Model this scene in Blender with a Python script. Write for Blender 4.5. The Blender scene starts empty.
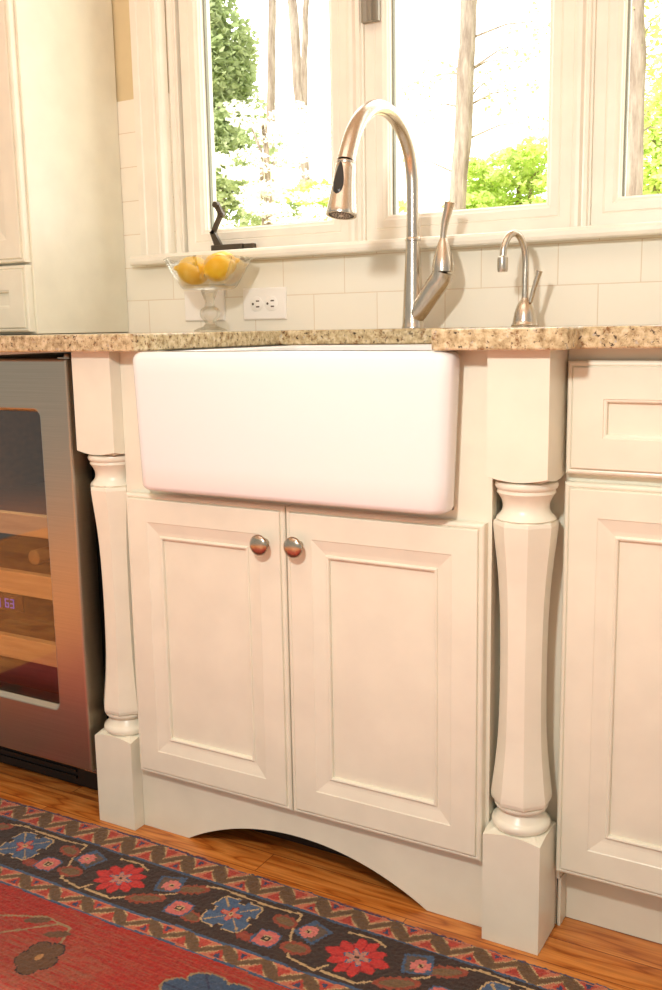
import bpy, bmesh, math, random
import numpy as np
from mathutils import Vector, Matrix
random.seed(7)
PI = math.pi
C = bpy.context.scene.collection

# ------------------------------------------------------------------ helpers
class MB:
    """collects shapes; build() links them as ONE mesh object"""
    def __init__(s): s.v = []; s.f = []; s.sm = []; s.mi = []
    def add(s, vs, fs, smooth=False, mi=0):
        o = len(s.v); s.v += [tuple(p) for p in vs]
        for f in fs:
            s.f.append([i + o for i in f]); s.sm.append(smooth); s.mi.append(mi)
        return s
    def box(s, x0, x1, y0, y1, z0, z1, b=0.0, mi=0):
        if b <= 0:
            v = [(x, y, z) for z in (z0, z1) for y in (y0, y1) for x in (x0, x1)]
            return s.add(v, [(0, 2, 3, 1), (4, 5, 7, 6), (0, 1, 5, 4), (2, 6, 7, 3), (0, 4, 6, 2), (1, 3, 7, 5)], mi=mi)
        bm = bmesh.new()
        m = Matrix.Translation(((x0 + x1) / 2, (y0 + y1) / 2, (z0 + z1) / 2)) @ Matrix.Diagonal((x1 - x0, y1 - y0, z1 - z0, 1))
        bmesh.ops.create_cube(bm, size=1, matrix=m)
        bmesh.ops.bevel(bm, geom=bm.edges[:], offset=b, segments=2, profile=.5, affect='EDGES')
        return s.bm(bm, mi=mi)
    def bm(s, bm, smooth=False, mi=0):
        bm.verts.ensure_lookup_table(); bm.verts.index_update()
        s.add([v.co[:] for v in bm.verts], [[v.index for v in f.verts] for f in bm.faces], smooth, mi)
        bm.free(); return s
    def loops(s, L, cap0=True, cap1=True, smooth=False, closed=True, mi=0):
        n = len(L[0]); vs = [p for l in L for p in l]; fs = []
        for k in range(len(L) - 1):
            for i in range(n if closed else n - 1):
                j = (i + 1) % n
                fs.append((k * n + i, k * n + j, (k + 1) * n + j, (k + 1) * n + i))
        s.add(vs, fs, smooth, mi)
        if cap0: s.add(L[0], [tuple(range(n))[::-1]], False, mi)
        if cap1: s.add(L[-1], [tuple(range(n))], False, mi)
        return s
    def lathe(s, prof, c=(0, 0, 0), n=32, rot=0, smooth=True, axis=None, cap0=True, cap1=True, mi=0):
        """prof: (r, h) list about axis (default +z)"""
        if axis is None: X, Y, Z = Vector((1, 0, 0)), Vector((0, 1, 0)), Vector((0, 0, 1))
        else:
            Z = Vector(axis).normalized(); X = Z.orthogonal().normalized(); Y = Z.cross(X)
        c = Vector(c)
        L = [[tuple(c + X * (r * math.cos(rot + 2 * PI * i / n)) + Y * (r * math.sin(rot + 2 * PI * i / n)) + Z * h) for i in range(n)] for r, h in prof]
        return s.loops(L, cap0, cap1, smooth, mi=mi)
    def tube(s, pts, rad, n=16, smooth=True, mi=0, caps=True):
        pts = [Vector(p) for p in pts]
        if not hasattr(rad, '__len__'): rad = [rad] * len(pts)
        L = []; up = None
        for i, p in enumerate(pts):
            t = (pts[min(i + 1, len(pts) - 1)] - pts[max(i - 1, 0)]).normalized()
            if up is None: up = t.orthogonal().normalized()
            up = (up - t * up.dot(t)).normalized(); w = t.cross(up)
            L.append([tuple(p + up * (rad[i] * math.cos(2 * PI * k / n)) + w * (rad[i] * math.sin(2 * PI * k / n))) for k in range(n)])
        return s.loops(L, caps, caps, smooth, mi=mi)
    def build(s, name, mats, parent=None, recalc=True):
        me = bpy.data.meshes.new(name)
        me.from_pydata(s.v, [], s.f)
        me.polygons.foreach_set('use_smooth', s.sm); me.polygons.foreach_set('material_index', s.mi)
        if recalc:
            bm = bmesh.new(); bm.from_mesh(me)
            bmesh.ops.remove_doubles(bm, verts=bm.verts, dist=1e-6)
            bmesh.ops.recalc_face_normals(bm, faces=bm.faces); bm.to_mesh(me); bm.free()
        for m in (mats if isinstance(mats, (list, tuple)) else [mats]): me.materials.append(m)
        if any(s.sm):
            fl = [p.use_smooth for p in me.polygons]
            me.set_sharp_from_angle(angle=math.radians(40)); me.polygons.foreach_set('use_smooth', fl)
        o = bpy.data.objects.new(name, me); C.objects.link(o)
        if parent is not None:
            o.parent = parent
            o.matrix_parent_inverse = Matrix.Translation(-Vector(parent.location)) if parent.type == 'EMPTY' else Matrix()
        return o

def thing(name, label, cat, loc=(0, 0, 0), group=None):
    o = bpy.data.objects.new(name, None); o.empty_display_size = .05; C.objects.link(o); o.location = loc
    o['label'] = label; o['category'] = cat
    if group: o['group'] = group
    return o
def tag(o, label, cat, group=None, kind=None):
    o['label'] = label; o['category'] = cat
    if group: o['group'] = group
    if kind: o['kind'] = kind
    return o
def struct(o): o['kind'] = 'structure'; return o

def catmull(P, k=8):
    P = [Vector(p) for p in P]; out = []
    for i in range(len(P) - 1):
        a, b, c, d = P[max(i - 1, 0)], P[i], P[i + 1], P[min(i + 2, len(P) - 1)]
        for j in range(k):
            t = j / k
            out.append(.5 * ((2 * b) + (c - a) * t + (2 * a - 5 * b + 4 * c - d) * t * t + (3 * b - a - 3 * c + d) * t ** 3))
    out.append(P[-1]); return out

# ------------------------------------------------------------------ materials
def lin(c):
    return tuple(((x / 255 / 12.92) if x / 255 <= .04045 else ((x / 255 + .055) / 1.055) ** 2.4) for x in c) + (1,)
def mat(name, col, rough=.5, metal=0, spec=.5, **kw):
    m = bpy.data.materials.new(name); m.use_nodes = True
    b = m.node_tree.nodes['Principled BSDF']
    b.inputs['Base Color'].default_value = lin(col); b.inputs['Roughness'].default_value = rough
    b.inputs['Metallic'].default_value = metal; b.inputs['Specular IOR Level'].default_value = spec
    for k, v in kw.items(): b.inputs[k.replace('_', ' ')].default_value = v
    return m
def nd(m, t, **kw):
    n = m.node_tree.nodes.new(t)
    for k, v in kw.items():
        if k in n.inputs: n.inputs[k].default_value = v
        else: setattr(n, k, v)
    return n
def lk(m, a, b): m.node_tree.links.new(a, b)
def bsdf(m): return m.node_tree.nodes['Principled BSDF']
def coords(m, scale=(1, 1, 1), loc=(0, 0, 0)):
    tc = nd(m, 'ShaderNodeTexCoord'); mp = nd(m, 'ShaderNodeMapping')
    mp.inputs['Scale'].default_value = scale; mp.inputs['Location'].default_value = loc
    lk(m, tc.outputs['Object'], mp.inputs['Vector']); return mp.outputs['Vector']
def ramp(m, fac, stops, interp='LINEAR'):
    r = nd(m, 'ShaderNodeValToRGB'); r.color_ramp.interpolation = interp
    e = r.color_ramp.elements
    while len(e) < len(stops): e.new(.5)
    for i, (p, c) in enumerate(stops): e[i].position = p; e[i].color = lin(c) if max(c) > 1.001 or len(c) == 3 else c
    lk(m, fac, r.inputs['Fac']); return r.outputs['Color']
def bump(m, h, strength=.1, dist=.001):
    b = nd(m, 'ShaderNodeBump'); b.inputs['Strength'].default_value = strength; b.inputs['Distance'].default_value = dist
    lk(m, h, b.inputs['Height']); lk(m, b.outputs['Normal'], bsdf(m).inputs['Normal'])
def noise(m, vec, scale, detail=3, rough=.5):
    n = nd(m, 'ShaderNodeTexNoise'); n.inputs['Scale'].default_value = scale; n.inputs['Detail'].default_value = detail
    n.inputs['Roughness'].default_value = rough; lk(m, vec, n.inputs['Vector']); return n.outputs['Fac']
def mix(m, a, b, fac, mode='MIX'):
    n = nd(m, 'ShaderNodeMix', data_type='RGBA', blend_type=mode)
    for s, v in ((6, a), (7, b), (0, fac)):
        if hasattr(v, 'default_value') or hasattr(v, 'links'): lk(m, v, n.inputs[s])
        else: n.inputs[s].default_value = v
    return n.outputs[2]

def painted(name, col, rough=.29):
    m = mat(name, col, rough)
    v = coords(m); f = noise(m, v, 14, 4)
    c2 = tuple(x * .965 for x in col)
    lk(m, ramp(m, f, [(.3, c2), (.7, col)]), bsdf(m).inputs['Base Color'])
    bump(m, noise(m, v, 160, 2), .03, .0008)
    return m
CREAM = painted('cream_cabinet_paint', (233, 229.5, 211))
TRIM = painted('white_trim_paint', (241, 236, 222), .36)
SHELLW = painted('ceiling_paint', (244, 236, 222), .8)

def granite():
    m = mat('speckled_granite', (205, 180, 140), .12)
    v = coords(m)
    base = ramp(m, noise(m, v, 85, 5, .65), [(.28, (120, 98, 68)), (.42, (174, 154, 116)), (.55, (204, 186, 148)), (.72, (222, 208, 178))])
    br = nd(m, 'ShaderNodeTexVoronoi'); br.inputs['Scale'].default_value = 120; lk(m, v, br.inputs['Vector'])
    wob = noise(m, v, 100, 4, .7)
    s1 = ramp(m, wob, [(.56, (0, 0, 0, 1)), (.66, (1, 1, 1, 1))])
    c1 = mix(m, base, lin((128, 92, 58)), s1)
    n3 = noise(m, v, 150, 5, .6)
    s2 = ramp(m, n3, [(.59, (0, 0, 0, 1)), (.66, (1, 1, 1, 1))])
    c2 = mix(m, c1, lin((70, 58, 48)), s2)
    n4 = noise(m, coords(m, loc=(3, 7, 1)), 120, 4, .6)
    s3 = ramp(m, n4, [(.62, (0, 0, 0, 1)), (.68, (1, 1, 1, 1))])
    lk(m, mix(m, c2, lin((178, 168, 152)), s3), bsdf(m).inputs['Base Color'])
    return m
GRANITE = granite()

def oak_floor():
    m = mat('oak_floor_planks', (200, 125, 55), .28)
    v = coords(m)
    bk = nd(m, 'ShaderNodeTexBrick'); lk(m, coords(m, loc=(.13, .0075, 0)), bk.inputs['Vector'])
    bk.inputs['Color1'].default_value = (0, 0, 0, 1); bk.inputs['Color2'].default_value = (1, 1, 1, 1); bk.inputs['Mortar'].default_value = (.5, .5, .5, 1)
    bk.inputs['Scale'].default_value = 1; bk.inputs['Mortar Size'].default_value = .0009; bk.inputs['Brick Width'].default_value = .78
    bk.inputs['Row Height'].default_value = .061; bk.offset = .37; bk.inputs['Bias'].default_value = 0
    # per plank offset of the grain
    sep = nd(m, 'ShaderNodeVectorMath', operation='MULTIPLY'); lk(m, bk.outputs['Color'], sep.inputs[0]); sep.inputs[1].default_value = (5, 3, 9)
    ad = nd(m, 'ShaderNodeVectorMath', operation='ADD'); lk(m, v, ad.inputs[0]); lk(m, sep.outputs[0], ad.inputs[1])
    mp = nd(m, 'ShaderNodeMapping'); mp.inputs['Scale'].default_value = (1.3, 9, 1); lk(m, ad.outputs[0], mp.inputs['Vector'])
    nz = noise(m, mp.outputs[0], 1.5, 3, .5)
    wv = nd(m, 'ShaderNodeMath', operation='MULTIPLY'); lk(m, nz, wv.inputs[0]); wv.inputs[1].default_value = 9
    fr = nd(m, 'ShaderNodeMath', operation='PINGPONG'); lk(m, wv.outputs[0], fr.inputs[0]); fr.inputs[1].default_value = .5
    g = ramp(m, fr.outputs[0], [(0, (170, 92, 32)), (.12, (204, 124, 52)), (.5, (224, 150, 76))])
    mp2 = nd(m, 'ShaderNodeMapping'); mp2.inputs['Scale'].default_value = (6, 240, 1); lk(m, ad.outputs[0], mp2.inputs['Vector'])
    fine = ramp(m, noise(m, mp2.outputs[0], 1, 3), [(.35, (228, 224, 220)), (.6, (255, 255, 255))])
    c = mix(m, g, fine, 1.0, 'MULTIPLY')
    pl = ramp(m, bk.outputs['Color'], [(0, (232, 226, 220)), (1, (255, 255, 255))])
    c = mix(m, c, pl, 1.0, 'MULTIPLY')
    c = mix(m, c, lin((120, 62, 24)), bk.outputs['Fac'])
    lk(m, c, bsdf(m).inputs['Base Color'])
    return m
OAK = oak_floor()

def tile():
    m = mat('cream_subway_tile', (240, 226, 205), .22)
    tc = nd(m, 'ShaderNodeTexCoord'); sp = nd(m, 'ShaderNodeSeparateXYZ'); cb = nd(m, 'ShaderNodeCombineXYZ')
    lk(m, tc.outputs['Object'], sp.inputs[0]); lk(m, sp.outputs['X'], cb.inputs['X']); lk(m, sp.outputs['Z'], cb.inputs['Y'])
    mp = nd(m, 'ShaderNodeMapping'); mp.inputs['Location'].default_value = (-.6946 + .153 * 20, -.9135 + .077 * 20, 0); lk(m, cb.outputs[0], mp.inputs['Vector'])
    bk = nd(m, 'ShaderNodeTexBrick'); lk(m, mp.outputs[0], bk.inputs['Vector'])
    bk.inputs['Color1'].default_value = lin((246, 241, 226)); bk.inputs['Color2'].default_value = lin((243, 237, 221)); bk.inputs['Mortar'].default_value = lin((226, 211, 188))
    bk.inputs['Scale'].default_value = 1; bk.inputs['Mortar Size'].default_value = .0011; bk.inputs['Mortar Smooth'].default_value = .3
    bk.inputs['Brick Width'].default_value = .153; bk.inputs['Row Height'].default_value = .077; bk.offset = .5
    lk(m, bk.outputs['Color'], bsdf(m).inputs['Base Color'])
    inv = nd(m, 'ShaderNodeMath', operation='SUBTRACT'); inv.inputs[0].default_value = 1; lk(m, bk.outputs['Fac'], inv.inputs[1])
    bump(m, inv.outputs[0], .35, .001)
    return m
TILE = tile()
YELLOW = painted('straw_wall_paint', (222, 204, 162), .7)

def steel(name, col, rough=.3, stretch=(4, 4, 900), bs=.12):
    m = mat(name, col, rough, 1)
    v = coords(m, stretch)
    f = noise(m, v, 1, 2)
    lk(m, ramp(m, f, [(.3, tuple(int(x * .94) for x in col)), (.7, col)]), bsdf(m).inputs['Base Color'])
    bump(m, f, bs, .0004)
    return m
STEEL = steel('brushed_stainless', (184, 174, 158), .3, (4, 4, 700))
NICKEL = steel('brushed_nickel', (208, 196, 180), .27, (260, 260, 18), .05)
KNOB = steel('satin_nickel_knob', (190, 176, 158), .26, (60, 60, 60), .02)
PORC = mat('white_fireclay', (234, 232, 230), .09, 0, .55)
BLACK = mat('black_plastic', (18, 17, 16), .45)
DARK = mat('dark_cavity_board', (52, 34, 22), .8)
BUTTON = mat('black_rubber_button', (34, 34, 32), .35)
BRONZE = mat('dark_bronze_hardware', (84, 74, 60), .42, .5)
PEWTER = mat('pewter_hardware', (142, 136, 122), .45, .4)
PLATE = mat('white_outlet_plastic', (250, 245, 238), .3)
SLOT = mat('outlet_slot', (95, 80, 66), .6)
GASKET = mat('grey_window_gasket', (140, 142, 128), .6)

def wood(name, a, b):
    m = mat(name, a, .5); v = coords(m, (5, 40, 60))
    lk(m, ramp(m, noise(m, v, 1.5, 3), [(.3, a), (.7, b)]), bsdf(m).inputs['Base Color']); return m
SHELFWOOD = wood('beech_shelf_front', (214, 176, 128), (232, 198, 152))
CAVITY = wood('amber_lit_interior', (112, 66, 24), (134, 82, 34))

def glass(name, tint=(1, 1, 1, 1), refl=.08):
    m = bpy.data.materials.new(name); m.use_nodes = True; nt = m.node_tree; nt.nodes.clear()
    out = nd(m, 'ShaderNodeOutputMaterial'); tr = nd(m, 'ShaderNodeBsdfTransparent'); gl = nd(m, 'ShaderNodeBsdfGlossy')
    tr.inputs[0].default_value = tint; gl.inputs['Roughness'].default_value = .02
    mx = nd(m, 'ShaderNodeMixShader'); fr = nd(m, 'ShaderNodeLayerWeight'); fr.inputs['Blend'].default_value = .5
    pw = nd(m, 'ShaderNodeMath', operation='POWER'); pw.inputs[1].default_value = 3; lk(m, fr.outputs['Facing'], pw.inputs[0])
    ml = nd(m, 'ShaderNodeMath', operation='MULTIPLY_ADD'); ml.inputs[1].default_value = .9; ml.inputs[2].default_value = refl; lk(m, pw.outputs[0], ml.inputs[0])
    lk(m, ml.outputs[0], mx.inputs[0]); lk(m, tr.outputs[0], mx.inputs[1]); lk(m, gl.outputs[0], mx.inputs[2]); lk(m, mx.outputs[0], out.inputs[0])
    return m
COOLGLASS = glass('tinted_cooler_glass', (.90, .84, .76, 1), .06)
def crystal():
    m = bpy.data.materials.new('clear_cut_glass'); m.use_nodes = True; nt = m.node_tree; nt.nodes.clear()
    out = nd(m, 'ShaderNodeOutputMaterial'); tr = nd(m, 'ShaderNodeBsdfTransparent'); g = nd(m, 'ShaderNodeBsdfGlass')
    tr.inputs[0].default_value = (.90, .90, .87, 1); g.inputs['IOR'].default_value = 1.45; g.inputs['Roughness'].default_value = .01
    mx = nd(m, 'ShaderNodeMixShader'); mx.inputs[0].default_value = .36
    lk(m, tr.outputs[0], mx.inputs[1]); lk(m, g.outputs[0], mx.inputs[2]); lk(m, mx.outputs[0], out.inputs[0]); return m
CRYSTAL = crystal()
def lemon_mat():
    m = mat('lemon_peel', (250, 196, 28), .38, 0, .5); v = coords(m)
    lk(m, ramp(m, noise(m, v, 22, 3), [(.3, (244, 180, 14)), (.7, (253, 208, 52))]), bsdf(m).inputs['Base Color'])
    vo = nd(m, 'ShaderNodeTexVoronoi'); vo.inputs['Scale'].default_value = 420; lk(m, v, vo.inputs['Vector'])
    bump(m, vo.outputs['Distance'], .25, .0008)
    bsdf(m).inputs['Subsurface Weight'].default_value = .1; bsdf(m).inputs['Subsurface Radius'].default_value = (.01, .006, .002)
    return m
LEMON = lemon_mat()
GREENTIP = mat('lemon_stem', (120, 110, 50), .7)

# ------------------------------------------------------------------ cabinet building blocks
def rect(x0, x1, z0, z1, y, i=0): return [(x0 + i, y, z0 + i), (x1 - i, y, z0 + i), (x1 - i, y, z1 - i), (x0 + i, y, z1 - i)]
def panel_door(x0, x1, z0, z1, yf, name, parent, drawer=False, th=.02):
    """recessed-panel front: lipped edge, flat rail, cove, bead, flat field; front plane at y=yf (faces -y)"""
    R = [(0, th), (0, .0058), (.0011, .0040), (.0029, .0027), (.0050, .0024), (.0066, .0030), (.0074, .0044), (.0080, .0044), (.0086, .0008), (.0098, 0)]
    if drawer: R += [(.0515, 0), (.0522, .0016), (.0545, .0018), (.0562, .0030), (.0568, .0085)]
    else: R += [(.0480, 0), (.0495, .0010), (.0560, .0024), (.0655, .0045), (.0705, .0052), (.0720, .0054), (.0727, .0034), (.0745, .0024), (.0768, .0032), (.0776, .0046), (.0780, .0090)]
    m = MB(); m.loops([rect(x0, x1, z0, z1, yf + d, i) for i, d in R], True, True)
    o = m.build(name, CREAM, parent)
    return o
def knob(x, z, y, parent):
    m = MB()
    m.lathe([(.0075, 0), (.0072, .004), (.0058, .008), (.0062, .012), (.0105, .0150), (.0158, .0172), (.0172, .0192), (.0170, .0208), (.0145, .0234), (.0090, .0255), (.003, .0263), (.0005, .0264)], (x, y, z), 32, axis=(0, -1, 0))
    o = m.build('knob', KNOB, parent); o['label'] = 'round satin nickel knob'; return o

# ------------------------------------------------------------------ setting
FX0, FX1, FY0 = -2.2, 3.0, -3.0
struct(MB().box(FX0, FX1, -5.5, .70, -.05, 0).build('floor', OAK))
struct(MB().box(FX0, FX1, FY0, .70, 2.55, 2.62).build('ceiling', SHELLW))
OX0, OX1, OZ0, OZ1 = -.213, 1.217, 1.072, 2.22     # window opening
w = MB()
# tiled skin (front y=.57) below 1.448, painted above (front y=.574)
w.box(FX0, OX0, .570, .70, 0, 1.448, mi=0); w.box(FX0, OX0, .574, .70, 1.448, 2.55, mi=1)
w.box(OX1, FX1, .570, .70, 0, 1.448, mi=0); w.box(OX1, FX1, .574, .70, 1.448, 2.55, mi=1)
w.box(OX0, OX1, .570, .70, 0, OZ0, mi=0); w.box(OX0, OX1, .574, .70, OZ1, 2.55, mi=1)
struct(w.build('wall_back', [TILE, YELLOW], recalc=False))

# window surround: stepped casing boards, mullions, stool
def stepped(x0, prof, z0, z1, y1):
    """vertical moulding: prof = [(dx, y)...] front outline from left to right"""
    m = MB(); L = []
    P = [(x0 + prof[0][0], y1)] + [(x0 + a, b) for a, b in prof] + [(x0 + prof[-1][0], y1)]
    m.loops([[(a, b, z0) for a, b in P], [(a, b, z1) for a, b in P]], True, True)
    return m
CAS = [(0, .558), (.004, .553), (.020, .553), (.023, .5555), (.040, .5555), (.043, .552), (.060, .552), (.066, .5555), (.070, .547), (.076, .543), (.084, .543), (.090, .547), (.092, .556)]
m = stepped(-.305, CAS, 1.0935, 2.24, .5695)
struct(m.build('trim_1', TRIM))
m = stepped(1.217, [(.092 - a, b) for a, b in CAS[::-1]], 1.0935, 2.24, .5695)
struct(m.build('trim_2', TRIM))
# stool with rounded nose
def stool():
    m = MB(); prof = [(.5695, 1.0745), (.546, 1.0745), (.541, 1.070), (.535, 1.0695), (.531, 1.0725), (.529, 1.0785), (.5295, 1.0855), (.533, 1.0905), (.538, 1.0925), (.5695, 1.093)]
    x0, x1 = -.318, 1.325
    m.loops([[(x0, a, b) for a, b in prof], [(x1, a, b) for a, b in prof]], True, True)
    m.box(OX0 + .0005, OX1 - .0005, .5695, .66, 1.0745, 1.093)
    return m
struct(stool().build('trim_3', TRIM))
struct(MB().box(-.32, 1.32, .553, .5735, 2.241, 2.34, .004).build('trim_4', TRIM))
P = .468
GX = [(-.132 + P * k, .193 + P * k) for k in range(3)]
# side jambs and mullions
MUL = [(0, .600), (.001, .572), (.005, .567), (.011, .5655), (.017, .567), (.021, .575), (.024, .5755), (.026, .571), (.031, .571), (.033, .577), (.0365, .578), (.037, .600)]
for k, x in enumerate((.2455, .7135)):
    struct(stepped(x, MUL, 1.0935, OZ1 - .0005, .66).build('trim_%d' % (5 + k), TRIM))
JL = [(0, .600), (.0, .572), (.005, .570), (.010, .575), (.014, .575), (.016, .580), (.0185, .581), (.019, .6)]
struct(stepped(OX0 + .0005, JL, 1.0935, OZ1 - .0005, .66).build('trim_7', TRIM))
struct(stepped(1.1810, [(0, .6), (0, .575), (.012, .572), (.03, .572), (.0355, .6)], 1.0935, OZ1 - .0005, .66).build('trim_8', TRIM))
def sash_ring(x0, x1, z0, z1, prof):
    """prof: (inset, y) from outer back edge round the front to the inner back edge"""
    return [rect(x0, x1, z0, z1, y, i) for i, y in prof]
for k, (a, b) in enumerate(GX):
    e = bpy.data.objects.new('window_%d' % (k + 1), None); e.empty_display_size = .05; C.objects.link(e); e.location = ((a + b) / 2, .60, 1.10); e['kind'] = 'structure'
    sx0, sx1, sz0, sz1 = a - .055, b + .052, 1.0945, OZ1 - .03
    if k == 2: sx1 = b + .050
    m = MB(); st = .048
    pr = [(0, .632), (0, .586), (.002, .584), (.022, .584), (.024, .5855), (.026, .584), (.040, .584), (.044, .588), (.048, .590), (.0495, .594), (.0515, .596), (.052, .610), (.052, .632)]
    m.loops(sash_ring(sx0, sx1, sz0, sz1, pr), False, False)
    m.loops([rect(sx0, sx1, sz0, sz1, .632, 0), rect(sx0, sx1, sz0, sz1, .632, .052)], False, False)
    m.build('sash', TRIM, e)
    g = MB(); g.box(sx0 + .0522, sx0 + .0552, .606, .615, sz0 + .0525, sz1 - .0525); g.box(sx0 + .058, sx1 - .0535, .6115, .6165, sz0 + .0521, sz0 + .0532); g.box(sx1 - .0535, sx1 - .0522, .6115, .6165, sz0 + .0525, sz1 - .0525)
    g.build('gasket', GASKET, e)
    if k == 0:   # folding crank operator on the sill
        c = MB(); c.box(-.097, -.012, .551, .568, 1.0932, 1.106, .002); c.box(-.010, .016, .554, .568, 1.0934, 1.105, .0015)
        cr = c.build('crank_base', BRONZE, e); cr['label'] = 'dark bronze crank base'
        c = MB()
        pts = [(-.083, .556, 1.103), (-.0925, .556, 1.134), (-.0885, .556, 1.148), (-.067, .556, 1.174), (-.0685, .556, 1.178), (-.080, .556, 1.196)]
        def bar(p, q, w0, w1, d=.004):
            p, q = Vector(p), Vector(q); t = (q - p).normalized(); n = Vector((t.z, 0, -t.x))
            Lp = [[tuple(o + n * (sx * ww) + Vector((0, sy * d, 0))) for sx, sy in ((-1, -1), (1, -1), (1, 1), (-1, 1))] for o, ww in ((p, w0), (q, w1))]
            c.loops(Lp)
        bar((-.077, .556, 1.102), (-.0945, .556, 1.137), .009, .0055); bar((-.0935, .556, 1.131), (-.0675, .556, 1.174), .0048, .0048)
        bar((-.0645, .556, 1.167), (-.081, .556, 1.196), .0048, .0068); c.lathe([(.005, 0), (.006, .002), (.006, .010), (.004, .012)], (-.0665, .562, 1.171), 12, axis=(0, -1, 0)); c.lathe([(.006, 0), (.007, .003), (.007, .014), (.005, .016)], (-.0795, .562, 1.193), 14, axis=(0, -1, 0))
        o = c.build('crank_handle', BRONZE, e); o['label'] = 'folded dark bronze crank handle'
    if k == 1:   # ridged lock housing on the mullion
        c = MB(); c.loops([[(x, y, z) for x, y in ((.2845, .5765), (.2845, .566), (.290, .5625), (.296, .566), (.299, .566), (.302, .5625), (.308, .5625), (.311, .567), (.318, .5645), (.3215, .567), (.3215, .5765))] for z in (1.518, 1.66)])
        o = c.build('sash_lock', PEWTER, e); o['label'] = 'grey ridged sash lock housing'

# ------------------------------------------------------------------ turned posts
PW = .0877
def make_post(x, label):
    t = thing('turned_post', label, 'post', (x + PW / 2, PW / 2, 0), 'turned posts flanking the sink cabinet')
    cx, cy, h = x + PW / 2, PW / 2, PW / 2
    per = []
    for k, (ax, ay, bx, by) in enumerate(((-1, -1, 1, -1), (1, -1, 1, 1), (1, 1, -1, 1), (-1, 1, -1, -1))):
        for i in range(10):
            q = i / 10; per.append(((ax + (bx - ax) * q) * h, min((ay + (by - ay) * q) * h, .0378)))
    def block(z0, z1, cut0, cut1):
        L = []
        def zc(p, base, s): return base + s * (math.hypot(*p) - h) * .36
        if cut0: L.append([(cx + p[0] * .7, cy + p[1] * .7, z0 - .0012) for p in per])
        L.append([(cx + p[0], cy + p[1], zc(p, z0, 1) if cut0 else z0) for p in per])
        L.append([(cx + p[0], cy + p[1], zc(p, z1, -1) if cut1 else z1) for p in per])
        if cut1: L.append([(cx + p[0] * .7, cy + p[1] * .7, z1 + .0012) for p in per])
        return MB().loops(L)
    block(.7045, .8855, True, False).build('top_block', CREAM, t)
    block(.0005, .1785, False, True).build('plinth', CREAM, t)
    m = MB()
    c = (cx, cy, 0)
    m.lathe([(.028, .7030), (.0385, .7028), (.0432, .7010), (.0446, .6970), (.0434, .6928), (.0405, .6905), (.0410, .6885), (.0415, .6860), (.0400, .6840), (.0362, .6780), (.0335, .6715), (.0328, .6655), (.0338, .6600), (.0372, .6545), (.0410, .6510), (.0425, .6485), (.0400, .6470)], c, 40)
    oc = [(.0405, .6478), (.0452, .6450), (.0462, .640), (.0438, .615), (.0408, .590), (.0378, .560), (.0358, .53), (.0346, .50), (.0340, .47), (.0337, .44), (.0337, .41), (.0339, .38), (.0345, .35), (.0357, .32), (.0376, .295), (.0402, .270), (.0430, .247), (.0447, .233), (.0450, .226), (.0438, .2205), (.0395, .2165)]
    m.lathe(oc, c, 8, rot=PI / 8, smooth=False)
    m.lathe([(.0395, .2172), (.0400, .2150), (.0390, .2125), (.0350, .2105), (.0320, .2075), (.0315, .2050), (.0335, .2015), (.0362, .1985), (.0378, .1955), (.0395, .1940), (.0425, .1915), (.0438, .1880), (.0436, .1840), (.0418, .1805), (.0385, .1800), (.028, .1799)], c, 40)
    m.build('turned_column', CREAM, t)
    return t
make_post(0.0, 'cream turned post with octagonal shaft, at left of sink beside wine cooler')
make_post(.7725, 'cream turned post with octagonal shaft, at right of sink beside drawer cabinet')

# ------------------------------------------------------------------ sink base cabinet
t = thing('sink_cabinet', 'cream sink base cabinet with two panel doors and arched toe valance', 'cabinet', (.43, .026, 0))
XL, XR = PW + .0005, .772
FY = .0262
m = MB(); m.box(XL, .1725, FY, FY + .019, .118, .8855, 0); m.box(.1725, .188, FY, FY + .019, .118, .866, 0); m.box(.7165, XR, FY, FY + .019, .118, .8855, 0); m.box(.713, .7165, FY, FY + .019, .118, .866, 0)
m.box(.188, .713, FY, FY + .019, .622, .6538, 0); m.box(.188, .713, FY, FY + .019, .118, .135, 0)
m.build('face_frame', CREAM, t)
m = MB(); m.box(XL + .002, XL + .02, FY + .019, .55, .08, .8855); m.box(XR - .02, XR - .002, FY + .019, .55, .08, .8855); m.box(XL + .02, XR - .02, FY + .019, .55, .10, .118); m.box(XL + .02, XR - .02, .53, .55, .118, .6)
m.build('carcass', CREAM, t)
# arched valance
m = MB(); ax0, ax1, R = .1935, .669, .4745; xc = (ax0 + ax1) / 2; hw = (ax1 - ax0) / 2; sag = .064; R = (hw * hw + sag * sag) / (2 * sag)
bot = [(XL, 0.0005), (ax0, .0005)] + [(xc - hw + 2 * hw * i / 40, math.sqrt(max(R * R - (-hw + 2 * hw * i / 40) ** 2, 0)) - (R - sag) + .001) for i in range(41)] + [(ax1, .0005), (XR, .0005)]
vs = []; n = len(bot)
for y in (FY, FY + .019): vs += [(x, y, z) for x, z in bot] + [(x, y, .1178) for x, z in bot]
fs = []
for i in range(n - 1):
    fs += [(i, i + 1, n + i + 1, n + i), (2 * n + i + 1, 2 * n + i, 3 * n + i, 3 * n + i + 1), (i, 2 * n + i, 2 * n + i + 1, i + 1), (n + i, n + i + 1, 3 * n + i + 1, 3 * n + i)]
fs += [(0, n, 3 * n, 2 * n), (n - 1, 3 * n - 1, 4 * n - 1, 2 * n - 1)]
m.add(vs, fs); m.build('arched_valance', CREAM, t)
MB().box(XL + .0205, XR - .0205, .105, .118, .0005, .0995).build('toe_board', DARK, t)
d1 = panel_door(.0994, .4296, .1195, .6400, .006, 'door', t)
d2 = panel_door(.4322, .7665, .1195, .6400, .006, 'door', t)
knob(.3945, .5785, .006, d1); knob(.4590, .5810, .006, d2)

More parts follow.
